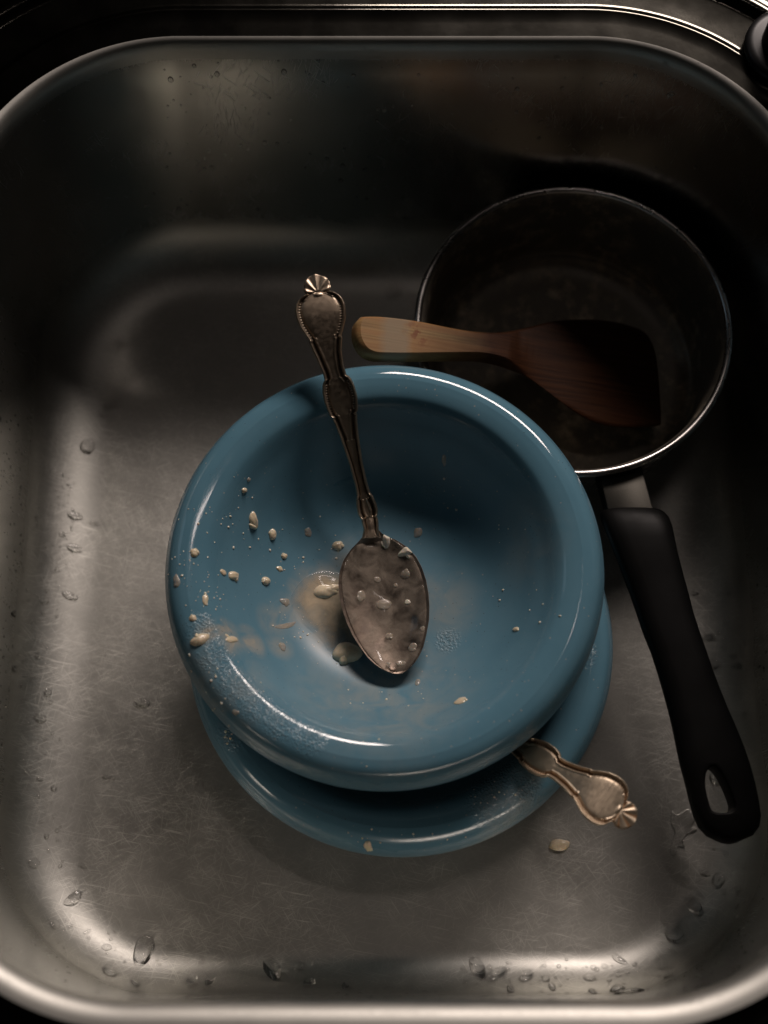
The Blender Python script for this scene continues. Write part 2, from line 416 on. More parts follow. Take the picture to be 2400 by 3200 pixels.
def drop(name, bvh, u, v, wpx, hpx, ang, hfac, mat, label, cat, group, bend=0, lump=.12, flat=2.0, minh=0, ragged=0, drop_k=1.0, hmax_=1.0, seed=None, rings=7, seg=20):
    p, n = hit(bvh, u, v)
    if p is None: return None
    t1 = onplane(u + 10 * math.cos(ang), v + 10 * math.sin(ang), p, n) - p
    t2 = onplane(u - 10 * math.sin(ang), v + 10 * math.cos(ang), p, n) - p
    X = t1.normalized(); Y = n.cross(X); a = min(t1.length / 10 * wpx * drop_k / 2, .02); b = min(abs(t2.dot(Y)) / 10 * hpx * drop_k / 2, .02)
    h = min(max(min(a, b) * hfac, minh), hmax_)
    sd = seed if seed is not None else u * .013 + v * .007
    vs, fs = blob_mesh(sd, a, b, h, bend, lump, rings, seg, bvh=bvh, P=p, X=X, Y=Y, N=n, flat=flat, zn=0 if mat is M_WATER else 1)
    r_ = random.Random(int(sd * 100) + 5)
    for _ in range(ragged):
        t_, f_ = r_.uniform(0, 6.28), r_.uniform(.35, .6)
        vs2, fs2 = blob_mesh(sd + _ + 3, a * f_, b * f_ * 1.1, h * r_.uniform(.5, 1.0), 0, lump, 6, 14, bvh=bvh, P=p + X * a * .7 * math.cos(t_) + Y * b * .7 * math.sin(t_), X=(X * math.cos(t_) + Y * math.sin(t_)), Y=(Y * math.cos(t_) - X * math.sin(t_)), N=n)
        k0 = len(vs); vs += vs2; fs += [tuple(q + k0 for q in f) for f in fs2]
    o = link(name, mesh([q - p for q in vs], fs), mat); o.location = p
    return tag(o, label, cat, group)

# food on the upper bowl: (x, y) in the photo, width, height, angle, thickness, material
lumps = [
 (792,1628,26,52,-.5,.8,0,'elongated oat lump on the far left inner wall of the upper bowl'),
 (851,1670,22,38,.1,.8,0,'pointed oat lump right of the elongated one in the upper bowl'),
 (1056,1706,36,28,0,.7,0,'round pale oat lump just up and left of the spoon neck'),
 (730,1800,30,28,0,.8,0,'double oat lump in the middle of the left inner wall'),
 (831,1816,28,26,0,.9,0,'round shiny oat lump left of the milky puddle'),
 (888,1738,20,20,0,.8,0,'small round oat lump above the small flat one'),
 (873,1777,22,15,.3,.6,0,'small flat oat lump above the round shiny one'),
 (697,1789,22,15,.7,.6,0,'small slanted oat lump beside the double lump'),
 (607,1727,27,27,0,.7,0,'round oat lump near the left rim of the upper bowl'),
 (552,1815,22,36,-.4,.4,2,'thin clouded oat smear on the left rim of the upper bowl'),
 (763,1532,17,17,0,.9,0,'small round oat lump highest on the left inner wall'),
 (777,1500,13,13,0,.6,2,'faint small oat speck above the highest round lump'),
 (641,1874,20,32,.1,.6,0,'narrow oat lump on the left rim above the big clump'),
 (602,1931,26,20,.1,.6,0,'small oat lump on the rim just above the big clump'),
 (623,2000,64,34,-.42,.75,0,'big tan oat clump on the left rim of the upper bowl'),
 (724,1998,38,22,-.2,.5,0,'flattened oat lump right of the big rim clump'),
 (882,2021,22,26,.2,.6,2,'small clouded oat lump below the milky smear'),
 (890,1880,34,20,.1,.5,2,'small flat oat lump at the left edge of the milky puddle'),
 (890,1956,60,18,-.2,.25,2,'thin long oat smear left of the spoon'),
 (963,1663,20,28,-.4,.4,2,'faint clouded oat lump above left of the spoon'),
 (1306,1665,28,32,.2,.4,2,'faint clouded oat lump right of the spoon neck'),
 (1305,2132,16,22,.1,.5,2,'small clouded oat lump below the spoon tip'),
 (1440,2190,42,16,-.25,.4,0,'thin brownish oat flake on the near inner slope'),
 (736,2226,24,16,.1,.4,2,'small smear on the near left rim'),
 (1612,1967,18,16,.1,.6,0,'small tan oat bit on the right inner slope'),
 (1388,1438,14,40,.15,.35,2,'faint upright smear on the dark far inner wall'),
]
for i, (u, v, a, b, an, hf, mt, lab) in enumerate(lumps):
    drop('oat_lump', BOWLA, u, v, a, b, an, hf, (M_OAT, M_OAT_PALE, M_OAT_WET)[mt], lab, 'food bit', 'oat lumps on the upper bowl', lump=.14, seed=i * 3.1, rings=9, seg=28, ragged=1 if a + b > 38 else 0)
big1 = drop('oat_lump', BOWLA, 1015, 1850, 76, 44, -.15, .75, M_OAT, 'big tan oat clump in the milky puddle touching the left edge of the spoon', 'food bit', 'oat lumps on the upper bowl', bend=-.4, lump=.16, seed=4, ragged=1)
big2 = drop('oat_lump', BOWLA, 1083, 2040, 96, 64, -.12, .75, M_OAT, 'big speckled oat clump under the lower left edge of the spoon', 'food bit', 'oat lumps on the upper bowl', lump=.12, seed=9, ragged=1)
# crumbs too small to single out: one object each surface
def crumbs(name, bvh, pts, mat, label, cat, hf=.7):
    V, F = [], []
    for i, (u, v, s) in enumerate(pts):
        p, n = hit(bvh, u, v)
        if p is None: continue
        X = (onplane(u + 5, v, p, n) - p).normalized(); Y = n.cross(X); r = s * .00008 * 1.0
        vs, fs = blob_mesh(i * 1.9, r, r * rnd.uniform(.7, 1.2), r * hf, 0, .25, 3, 8, bvh=None, P=p, X=X, Y=Y, N=n)
        k = len(V); V += vs; F += [tuple(j + k for j in f) for f in fs]
    o = link(name, mesh(V, F), mat); return tag(o, label, cat, None, 'stuff')
pts = []
for cu, cv, s, n in ((610,1780,38,16),(650,1860,26,16),(735,1690,48,12),(900,1770,34,10),(660,1640,60,10),(700,1560,50,8),(560,1740,22,5),(640,1900,26,8),(640,2110,50,14),(730,2200,50,10),(920,1640,60,6),(1000,1900,30,10),(900,1930,46,10),(1180,2180,150,18),(1560,1640,40,5),(1440,1560,60,6),(1640,1900,60,8),(950,1990,30,8),(1080,1740,60,8)):
    for _ in range(n): pts.append((cu + rnd.gauss(0, s), cv + rnd.gauss(0, s * .8), rnd.choice((3, 4, 5, 6, 9))))
crumbs('oat_crumbs', BOWLA, pts, M_OAT_PALE, 'scattered tiny oat crumbs and milk specks over the upper bowl', 'crumbs')
pts = [(700 + rnd.gauss(0, 18), 2290 + rnd.gauss(0, 20), rnd.choice((4, 6, 9))) for _ in range(9)] + [(1560 + rnd.gauss(0, 50), 2480 + rnd.gauss(0, 20), rnd.choice((3, 5, 7))) for _ in range(16)] + [(1200 + rnd.gauss(0, 160), 2610 + rnd.gauss(0, 14), rnd.choice((3, 5, 7))) for _ in range(14)]
crumbs('oat_crumbs', BOWLB, pts, M_OAT_PALE, 'few dried oat crumbs on the near rim of the lower bowl', 'crumbs')
drop('oat_lump', BOWLB, 1150, 2648, 24, 30, 0, .6, M_OAT, 'single oat lump on the outer near rim of the lower bowl', 'food bit', None, lump=.25)

# milky puddle in the upper bowl
M_MILK = milk_film('thin_milk', (.66, .54, .38), .3, .85, 90, True)
def film(bvh, poly, hmax, mat, N, rim=.004, name='milk_puddle', off=.0001, step=5, bumps=()):
    """a liquid film over the part of a surface inside the outline poly, with a rounded meniscus edge"""
    pl = [(p.x, p.y) for p in smooth_pts([(a, b, 0) for a, b in poly], 6, True)]
    us = [p[0] for p in pl]; vs_ = [p[1] for p in pl]
    def inside(u, v):
        c = False; j = len(pl) - 1
        for i in range(len(pl)):
            if (pl[i][1] > v) != (pl[j][1] > v) and u < (pl[j][0] - pl[i][0]) * (v - pl[i][1]) / (pl[j][1] - pl[i][1]) + pl[i][0]: c = not c
            j = i
        return c
    def dist(u, v): 
        return min(math.hypot(u - a, v - b) for a, b in pl)
    cu, cv = sum(us) / len(us), sum(vs_) / len(vs_); V, F, D = [], [], []; m = len(pl)
    S = [1, .985, .965, .94, .90, .85, .78, .70, .60, .50, .40, .30, .20, .10, .03]
    for s_ in S:
        for (u, v) in pl:
            a, b = cu + (u - cu) * s_, cv + (v - cv) * s_
            p, n = hit(bvh, a, b)
            d = 0 if s_ == 1 else min(dist(a, b), 400)
            e = min(1, d * .00016 / rim); h = hmax * math.sqrt(max(0, 1 - (1 - e) ** 2)) * (1 + .35 * noise.noise(Vector((a * .02, b * .02, 1.3))))
            V.append(p + n * (off + h if s_ < 1 else -.00005)); D.append(sstep(0, 45, d))
    for i in range(len(S) - 1):
        for k in range(m):
            k2 = (k + 1) % m; F.append((i * m + k, i * m + k2, (i + 1) * m + k2, (i + 1) * m + k))
    F.append(tuple((len(S) - 1) * m + k for k in range(m)))
    me = mesh(V, F); at_ = me.attributes.new('depth', 'FLOAT', 'POINT'); at_.data.foreach_set('value', D)
    return link(name, me, mat)
pud = film(BOWLA, [(905,1870),(945,1810),(1000,1785),(1060,1790),(1120,1790),(1180,1850),(1200,1930),(1190,1985),(1130,1990),(1080,1992),(1050,2035),(1030,2040),(1012,2010),(985,1980),(945,1945),(925,1910)],
           .0007, M_MILK, None, .0022)
tag(pud, 'milky puddle in the upper bowl spreading from under the left edge of the spoon', 'puddle')
# ------------------------------------------------------------------ ornate silver spoon
HW = [(0,0.2),(.6,2.6),(1.6,4.4),(3,5.9),(5,6.7),(7,6.8),(8.6,6.2),(9.6,5.7),(10.6,8.4),(12,10.4),(14,11.8),(17,12.6),(20,12.5),(24,11.6),(28,9.8),(31,8.3),(31.6,8.0),(32.4,8.4),(34,7.9),(39.3,6.6),(47,5.6),(51,5.7),(51.8,6.6),(53.5,7.5),(57,8.3),(61.5,8.5),(66,7.9),(69,7.2),(69.8,6.2),(70.6,6.4),(73,5.9),(80,4.8),(94.7,3.5),(105,3.3),(110,3.6),(112,4.5),(116,5.2),(119,5.3),(121.5,4.6),(122.2,4.1),(124,4.3),(128,3.9),(132,4.8)]
def handle_relief(s, e, wv_):
    """height (mm) and groove darkness at distance s along and e in from the edge, half-width wv_"""
    g = 0; c = 0.5
    if s < 9.4:                                     # scallop shell: fan of ribs
        return None
    ridge = math.exp(-((e - .75) / .62) ** 2)
    gr = math.exp(-((e - 2.2) / .80) ** 2) if wv_ > 4.6 else math.exp(-((e - 1.75) / .42) ** 2)
    z = 1.25 * ridge - 1.0 * gr
    dark = gr
    bead = (12.5 < s < 30.5) or (53.5 < s < 68)
    if bead:
        b = .5 + .5 * math.cos(2 * math.pi * s / 1.25); bb = math.exp(-((e - 2.15) / .45) ** 2)
        z += .75 * b * bb; dark = max(0, dark - .75 * b * bb)
    else:
        z += .6 * math.exp(-((e - 3.5) / .45) ** 2) if wv_ > 4.6 else 0
    if e > 3.0: z += .35 * (1 - math.exp(-(e - 3.0) / 1.6))
    if e < .35: z -= .5 * (1 - e / .35)
    for k in (10.4, 31.8, 51.3, 69.8, 111, 122):       # curled ends of the scrolls
        z += .55 * math.exp(-((s - k) / .7) ** 2 - ((e - 1.2) / .9) ** 2)
        dark = max(dark, .8 * math.exp(-((s - k - 1.1) / .45) ** 2 - ((e - 1.6) / 1.1) ** 2))
    return z, min(1, dark)
def handle_mesh(axis, side, up, nS=520, nW=49, scale=1.0, wide=1.0, smax=132):
    """axis(s_mm) -> point, side/up frame from it"""
    V, F, G = [], [], []
    for i in range(nS + 1):
        s = smax * i / nS; wv_ = interp(HW, s); P = axis(s * .001); T = (axis((s + .5) * .001) - axis((s - .5) * .001)).normalized()
        sd = (side - T * side.dot(T)).normalized(); nn = sd.cross(T)
        if nn.dot(up) < 0: nn = -nn
        for j in range(nW):
            q = -1 + 2 * j / (nW - 1); q = math.sin(q * math.pi / 2) * .55 + q * .45
            x = q * wv_; e = wv_ - abs(x)
            if s < 9.4:
                dx, dy = x, 9.6 - s; ang_ = math.atan2(dx, dy); rr = math.hypot(dx, dy)
                rib = math.cos(ang_ * 9.5); z = .30 * rib * min(1, rr / 4) + .5 * min(1, e / 1.2); dk = max(0, -rib) * min(1, rr / 3) * .95
                if e < .5: z -= .4
                bnd = math.exp(-((s - 9.2) / .5) ** 2); dk = max(dk, bnd * (1 if abs(x) > 1.6 else 0)); z -= .4 * bnd
            else:
                z, dk = handle_relief(s, e, wv_)
                if s < 12.5 and abs(x) < 2.2: z += .8 * math.exp(-((s - 10.4) / .7) ** 2 - (x / 1.8) ** 2)
            z *= 1 if s < 127 else max(0, (smax - s) / 5)
            V.append(P + sd * (x * .001 * scale * wide) + nn * (z * .001 * scale)); G.append(dk)
    top = len(V)
    for i in range(nS + 1):
        s = smax * i / nS; wv_ = interp(HW, s); P = axis(s * .001); T = (axis((s + .5) * .001) - axis((s - .5) * .001)).normalized()
        sd = (side - T * side.dot(T)).normalized(); nn = sd.cross(T)
        if nn.dot(up) < 0: nn = -nn
        for j in range(9):
            q = -1 + 2 * j / 8; x = q * wv_
            V.append(P + sd * (x * .001 * scale * wide) - nn * ((.4 + 1.5 * (1 - q * q)) * .001 * scale)); G.append(0)
    for i in range(nS):
        for j in range(nW - 1):
            a = i * nW + j; F.append((a, a + 1, a + nW + 1, a + nW))
        for j in range(8):
            a = top + i * 9 + j; F.append((a, a + 9, a + 10, a + 1))
        F.append((i * nW, (i + 1) * nW, top + (i + 1) * 9, top + i * 9))
        F.append((i * nW + nW - 1, top + i * 9 + 8, top + (i + 1) * 9 + 8, (i + 1) * nW + nW - 1))
    for i in (0, nS):                               # both ends closed
        F.append(tuple(i * nW + j for j in range(nW)) + tuple(top + i * 9 + j for j in range(8, -1, -1)))
    me = mesh(V, F)
    at_ = me.attributes.new('groove', 'FLOAT', 'POINT'); at_.data.foreach_set('value', G)
    return me
BWT = [(0,3.9),(2.5,5.2),(5,8.2),(8,12.3),(13,16.9),(19,20.0),(25,21.6),(32,22.3),(39,22.1),(46,21.2),(53,19.6),(60,16.9),(66,14.2),(70,11.4),(73,8.6),(75.3,5.6),(76.6,3.2),(77.2,1.6),(77.4,.3)]
def spoon_bowl(neck, tip, up, depth=.0085, n=90, m=30, th_=.0011):
    """shell of an egg-shaped spoon bowl; returns mesh and a function giving its hollow surface"""
    T = (tip - neck); L = T.length; T.normalize(); S = T.cross(up).normalized(); N = S.cross(T).normalized()
    def P(s, q, d=0):
        wv_ = interp(BWT, s * 77.4); x = q * wv_ * .001
        prof_ = (1 - q * q) * math.sin(math.pi * min(1, s * 1.0) ** .85) ** .8
        edge = .0012 * math.sin(math.pi * s)
        return neck + T * (s * L) + S * x + N * (-depth * prof_ + edge - d)
    V, F = [], []
    for side_ in (0, 1):
        for i in range(n + 1):
            for j in range(m + 1):
                q = math.sin((-1 + 2 * j / m) * math.pi / 2)
                V.append(P(math.sin(math.pi / 2 * i / n) if 0 else 1 - (1 - i / n) ** 1.5, q, th_ * side_))
    o_ = (n + 1) * (m + 1)
    for i in range(n):
        for j in range(m):
            a = i * (m + 1) + j
            F.append((a, a + 1, a + m + 2, a + m + 1)); F.append((o_ + a, o_ + a + m + 1, o_ + a + m + 2, o_ + a + 1))
        a, b = i * (m + 1), (i + 1) * (m + 1); F.append((a, b, o_ + b, o_ + a))
        a, b = i * (m + 1) + m, (i + 1) * (m + 1) + m; F.append((a, o_ + a, o_ + b, b))
    return mesh(V, F), P
def spoon_material(): 
    t = NT('stained_spoon_bowl'); n = t.noise(130, 4, .6); n2 = t.noise(700, 3)
    c = t.mix(t.ramp(n, .35, .65), (.38, .30, .24), (.22, .175, .15))
    t.set(Base_Color=c, Metallic=1.0, Roughness=t.ramp(n2, .3, .7, .42, .55), Normal=t.bump(n2, .2, .0002)); return t.m
M_SPB = spoon_material()

# axis of the visible spoon, in metres: from the handle's end to the neck
ax_pts = [at(*q) for q in ((984,857,.1240),(1000,960,.1215),(1012,1030,.1175),(1026,1101,.1120),(1047,1174,.1060),(1063,1239,.1005),(1081,1318,.0930),(1116,1463,.0800),(1146,1586,.0705),(1158,1640,.0680),(1160,1668,.0670))]
def arc_axis(pts):
    sp = smooth_pts(pts, 12); L = [0]
    for a, b in zip(sp, sp[1:]): L.append(L[-1] + (b - a).length)
    tot = L[-1]; d0 = (sp[1] - sp[0]).normalized()
    def f(s):
        if s < 0: return sp[0] + d0 * s
        for k in range(len(L) - 1):
            if s <= L[k + 1]: return sp[k].lerp(sp[k + 1], (s - L[k]) / (L[k + 1] - L[k]))
        return sp[-1] + (sp[-1] - sp[-2]).normalized() * (s - tot)
    return f, tot
axf, tot = arc_axis(ax_pts)
print('handle length', tot)
k_len = tot / .130
spoon = empty('spoon', A0 + Vector((0, 0, .002)))
tag(spoon, 'tarnished silver spoon with ornate beaded shell handle lying in the upper bowl', 'spoon')
hm = handle_mesh(lambda s: axf(s * k_len), Vector((1, 0, 0)), Vector((0, 0, 1)))
def parent_keep(o, p):
    o.parent = p; o.matrix_parent_inverse = Matrix.Translation(-p.location)
parent_keep(link('handle', hm, M_SILVER), spoon)
neck = axf(.1295 * k_len); tip = at(1250, 2105, .0625)
upv = Vector((0, 0, 1))
sbm, SPF = spoon_bowl(neck + Vector((0, .001, -.0004)), tip, upv)
parent_keep(link('spoon_bowl', sbm, M_SPB), spoon)
SPB = bvh_of(sbm)
# porridge left in the spoon: a liquid level with lumps breaking the surface
V, F = [], []
nn, mm = 44, 26
for i in range(nn + 1):
    s = .07 + .915 * i / nn
    for j in range(mm + 1):
        q = math.sin((-1 + 2 * j / mm) * math.pi / 2) * .93
        e = min(1, (1 - abs(q) / .93) * 6 + .0, i / 5, (nn - i) / 3)
        h = .00005 + .0016 * math.sqrt(max(0, 1 - (1 - e) ** 2)) * (1 - .25 * abs(q)) + .0004 * noise.noise(Vector((s * 9, q * 4, 2)))
        V.append(SPF(s, q) + Vector((0, 0, h)))
for i in range(nn):
    for j in range(mm):
        a = i * (mm + 1) + j; F.append((a, a + 1, a + mm + 2, a + mm + 1))
pf = link('milk_film', mesh(V, F), milk_film('spoon_milk', (.37, .31, .25), .05, .75, 110))
tag(pf, 'thin speckled grey brown porridge milk filling the spoon', 'porridge')
FILM = bvh_of(pf.data)
sl = [(1209,1690,26,50,.1,.9,0,'oat strand hanging over the spoon edge next to the neck'),(1269,1724,58,28,-.5,.9,0,'thick oat strand lying across the right shoulder of the spoon'),
      (1267,1795,30,26,0,.6,2,'clouded oat lump under the milk at the right of the spoon'),(1178,1811,20,20,0,.5,2,'small pale lump in the upper middle of the spoon'),
      (1128,1862,26,34,.3,.6,2,'clouded oat lump at the left edge of the spoon'),(1200,1888,44,34,0,.6,2,'shiny oat lump in the middle of the spoon'),
      (1274,1882,18,15,0,.7,0,'small yellow oat lump right of the middle of the spoon'),(1216,1988,24,22,0,.8,2,'round shiny bubble of oat low in the spoon'),
      (1289,2023,22,30,.3,.7,2,'oval oat lump near the lower right edge of the spoon'),(1250,2072,32,18,0,.8,2,'flat glossy drop at the tip of the spoon'),
      (1213,2078,16,16,0,.8,2,'tiny glossy drop left of the spoon tip'),(1236,1829,14,13,0,.7,2,'tiny pale lump in the upper spoon'),(1321,1965,17,17,0,.5,2,'tiny dim lump at the right edge of the spoon')]
for i, (u, v, a, b, an, hf, mt, lab) in enumerate(sl):
    drop('oat_lump', FILM if i > 1 else SPB, u, v, a, b, an, hf * (.55 if i > 1 else 1), (M_OAT_PALE, M_OAT_PALE, M_OAT_WET)[mt], lab, 'food bit', 'oat lumps in the spoon', lump=.14, seed=i * 2.7, rings=9, seg=28, ragged=1)

# second piece of cutlery: its bowl hidden between the two blue bowls, its handle over the lower rim
B_dir = Vector((.79, -.61, 0)).normalized()
e_pt = at(1990, 2570, .093); c_pt = at(1620, 2325, .064)
d2 = (c_pt - e_pt)
pts2 = [e_pt, e_pt + d2 * .35 + Vector((0, 0, .003)), e_pt + d2 * .7 + Vector((0, 0, .002)), c_pt, c_pt + d2 * .5 + Vector((0, 0, .001)), c_pt + d2 * 1.05, c_pt + d2 * 1.5 + Vector((0, 0, .004))]
pts2 = [Vector(p) for p in pts2]; pts2[0].z -= .005; pts2[1].z += .003
for k in (4, 5, 6): pts2[k].z = max(pts2[k].z, B0.z + .006)
axg, tot2 = arc_axis(pts2)
print('second handle', e_pt, c_pt, tot2, pts2[-1])
K2 = .96
spoon2 = empty('spoon', c_pt); tag(spoon2, 'gold tinged ornate silver cutlery handle sticking out between the two blue bowls', 'cutlery')
hm2 = handle_mesh(lambda s: axg(s * K2), Vector((.5, .86, .0)).normalized(), Vector((0, 0, 1)), scale=K2, wide=1.05)
parent_keep(link('handle', hm2, M_GILT), spoon2)
nk = axg(.1295 * K2); tp = nk + Vector(((axg(.13 * K2) - axg(.12 * K2)).normalized().xy.normalized() * .062).to_3d()); tp.z = nk.z - .001
sb2, _ = spoon_bowl(nk, tp, upv, depth=.006)
parent_keep(link('spoon_bowl', sb2, M_GILT), spoon2)

# ------------------------------------------------------------------ saucepan
PC = Vector((.101, .3287, 0)); PR, PH = .0835, .068
pan = empty('saucepan', PC); tag(pan, 'steel saucepan with long black handle and dark stained inside', 'saucepan')
M_PS, M_PI, M_BP, M_WOOD = pan_steel(), pan_inside(), black_plastic(), wood()
pts_o = [(.0002, .0012), (.066, .0012), (.071, .0018), (.0750, .0050), (.0775, .0120), (PR - .0025, PH - .006), (PR - .0012, PH - .003), (PR + .0010, PH - .0014), (PR + .0016, PH), (PR + .0010, PH + .0014), (PR - .0004, PH + .0020), (PR - .0018, PH + .0014), (PR - .0024, PH + .0002)]
link('pan_body', lathe([(p.x, p.z) for p in smooth_pts([(a, 0, b) for a, b in pts_o], 4)], 160), M_PS, pan)
pts_i = [(PR - .0024, PH + .0002), (PR - .0036, PH - .003), (PR - .0046, PH - .012), (.0765, .0150), (.0735, .0085), (.067, .0045), (.050, .0038), (.0002, .0036)]
pin = link('pan_inside', lathe([(p.x, p.z) for p in smooth_pts([(a, 0, b) for a, b in pts_i], 4)], 160), M_PI, pan)
PAN = bvh_of(pin.data, Matrix.Translation(PC))
# neck bracket: tapered steel tab from under the rim to the handle
nz0, nz1 = .057, .061
def slab(poly_top, zf0, thick, nm, mat, parent, bev=.0008, seg=2):
    bm = bmesh.new()
    tv = [bm.verts.new(p) for p in poly_top]; f = bm.faces.new(tv)
    if f.normal.z < 0: f.normal_flip()
    ex = bmesh.ops.extrude_face_region(bm, geom=[f]); bmesh.ops.translate(bm, vec=Vector((0, 0, -thick)), verts=[g for g in ex['geom'] if isinstance(g, bmesh.types.BMVert)])
    bmesh.ops.recalc_face_normals(bm, faces=bm.faces)
    bm.normal_update()
    es = [e for e in bm.edges if e.calc_face_angle(0) > .7]
    bmesh.ops.bevel(bm, geom=es, offset=bev, segments=seg, affect='EDGES', profile=.5)
    o = link(nm, bm, mat, smooth=True); 
    parent_keep(o, parent); return o
tab = [at(1868, 1470, .062), at(2006, 1455, .062), at(2042, 1588, .066), at(2040, 1605, .067), at(1908, 1618, .067), at(1904, 1610, .066)]
M_TAB = NT('dull_bracket_steel'); M_TAB.set(Base_Color=(.06, .057, .050), Metallic=1.0, Roughness=.55, Normal=M_TAB.bump(M_TAB.noise(1500, 2), .3, .0002)); M_TAB = M_TAB.m
slab(tab, 0, .012, 'handle_bracket', M_TAB, pan, .0010)
# handle: stations across the black grip (left px, right px, y px, z)
st = [(1876,2076,1606,.0690),(1879,2090,1622,.0705),(1890,2100,1650,.0720),(1905,2108,1690,.0725),(1928,2120,1745,.0725),(1950,2135,1803,.0722),(1972,2151,1861,.072),(1992,2166,1920,.072),(2012,2185,1979,.072),
      (2036,2206,2038,.072),(2055,2226,2097,.072),(2072,2248,2155,.072),(2088,2272,2214,.072),(2102,2298,2273,.072),(2114,2322,2332,.072),(2126,2342,2390,.072),(2142,2358,2449,.0715),(2156,2370,2508,.071),(2168,2376,2550,.0705),(2184,2370,2585,.070),(2210,2350,2612,.069),(2242,2318,2626,.068)]
TH = .0155
hole = [(2212,2410),(2232,2392),(2252,2408),(2272,2440),(2290,2480),(2300,2515),(2290,2532),(2262,2538),(2232,2530),(2218,2495),(2209,2450)]
def grip():
    V, F = [], []; NW = 24
    rows = []
    for (ul, ur, v, z) in st:
        # the silhouette's left edge belongs to the rounded side lower down, the right edge to the top
        L_, R_ = at(ul, v, z - TH * .5), at(ur, v, z - TH * .5); mid = (L_ + R_) / 2; hw = (R_ - L_).length / 2
        X = (R_ - L_).normalized(); row = []
        for k in range(NW):
            a = 2 * math.pi * k / NW; c, s = math.cos(a), math.sin(a)
            ex = 2 / 3.2; x = hw * math.copysign(abs(c) ** ex, c); zz = TH / 2 * math.copysign(abs(s) ** ex, s)
            if zz > 0: zz *= 1 - .10 * (x / hw) ** 2
            row.append(mid + X * x + Vector((0, 0, zz)))
        rows.append(row)
    n0 = len(rows)
    def scaled(row, f, sh):
        c = sum(row, Vector()) / len(row); return [c + (p - c) * f + sh for p in row]
    dv = (sum(rows[1], Vector()) - sum(rows[0], Vector())) / NW; dv.normalize()
    rows = [scaled(rows[0], .80, -dv * .0022), scaled(rows[0], .93, -dv * .0014)] + rows
    de = (sum(rows[-1], Vector()) - sum(rows[-2], Vector())) / NW; de.normalize()
    rows += [scaled(rows[-1], .6, de * .0012), scaled(rows[-1], .2, de * .0018)]
    for r_ in rows: V += r_
    for i in range(len(rows) - 1):
        for k in range(NW):
            k2 = (k + 1) % NW; F.append((i * NW + k, i * NW + k2, (i + 1) * NW + k2, (i + 1) * NW + k))
    F.append(tuple(range(NW))); F.append(tuple(range(len(V) - NW, len(V))))
    me = mesh(V, F)
    bm = bmesh.new(); bm.from_mesh(me); bmesh.ops.recalc_face_normals(bm, faces=bm.faces); bm.to_mesh(me); bm.free()
    return me
g = link('grip', grip(), M_BP, smooth=True)
cut_pts = smooth_pts([at(u, v, .073) for u, v in hole], 5, True)
bm = bmesh.new(); f = bm.faces.new([bm.verts.new(Vector((p.x, p.y, .10))) for p in cut_pts])
ex = bmesh.ops.extrude_face_region(bm, geom=[f]); bmesh.ops.translate(bm, vec=(0, 0, -.06), verts=[q for q in ex['geom'] if isinstance(q, bmesh.types.BMVert)])
bmesh.ops.recalc_face_normals(bm, faces=bm.faces)
cutter = link('cutter', bm, None, smooth=False)
md = g.modifiers.new('hole', 'BOOLEAN'); md.operation = 'DIFFERENCE'; md.object = cutter; md.solver = 'EXACT'
bpy.context.view_layer.update()
dg = bpy.context.evaluated_depsgraph_get()
me2 = bpy.data.meshes.new_from_object(g.evaluated_get(dg)); g.modifiers.clear(); g.data = me2
bpy.data.objects.remove(cutter)
bm = bmesh.new(); bm.from_mesh(me2)
es = [e for e in bm.edges if len(e.link_faces) == 2 and e.calc_face_angle(0) > 1.0 and all((q.co - at(2254, 2465, .073)).xy.length < .016 for q in e.verts)]
try: bmesh.ops.bevel(bm, geom=es, offset=.0012, segments=3, affect='EDGES', profile=.5)
except Exception as exn: print('bevel', exn)
bm.to_mesh(me2); bm.free(); me2.shade_smooth()
try: me2.set_sharp_from_angle(angle=R(50))
except Exception: pass
parent_keep(g, pan)

# ------------------------------------------------------------------ wooden spatula
N_SP = Vector((.40, 0, 1)).normalized(); P_SP = Vector((.0165, .33, .0795))
out_px = [(1140,993),(1200,995),(1300,1008),(1400,1028),(1480,1040),(1563,1042),(1644,1026),(1725,1006),(1800,1000),(1888,1003),(1960,1018),(2013,1041),(2045,1100),(2059,1204),(2065,1310),(2050,1330),(1942,1334),(1861,1318),(1780,1274),(1671,1193),(1590,1144),(1508,1122),(1420,1120),(1300,1122),(1220,1122),(1165,1119),(1130,1100),(1110,1062),(1108,1020),(1120,998)]
P3 = [onplane(u, v, P_SP, N_SP) for u, v in out_px]
org = P3[28]
Xs = Vector((1, 0, -.40)).normalized(); Ys = N_SP.cross(Xs)
loc2 = [((p - org).dot(Xs), (p - org).dot(Ys)) for p in P3]
sm = [(p.x, p.y) for p in smooth_pts([(a, b, 0) for a, b in loc2], 4, True)]
def inset_loop(lp, d):
    n = len(lp); out = []
    ar = sum(lp[i][0] * lp[(i + 1) % n][1] - lp[(i + 1) % n][0] * lp[i][1] for i in range(n))
    sg = 1 if ar > 0 else -1
    for i in range(n):
        a, b = Vector(lp[i - 1]), Vector(lp[(i + 1) % n]); t_ = (b - a).normalized(); out.append((lp[i][0] - sg * t_.y * d, lp[i][1] + sg * t_.x * d))
    return out
def spatula_z(x, y):
    # thick handle, thin hollowed blade
    t_ = sstep(.075, .115, x); return .0042 - .0020 * t_ - .0022 * sstep(.088, .100, x) * math.exp(-((y + .014) / .018) ** 2)
V, F = [], []; lay = [(0, -1), (0, -.3), (0, .3), (.0008, .75), (.002, 1.0), (.0045, 1.0), (.009, 1.0), (.013, 1)]
n = len(sm)
for d, zf in lay:
    lp = inset_loop(sm, d) if d else sm
    for (x, y) in lp:
        base = spatula_z(x, y); V.append((x, y, base * zf if zf > -1 else -base))
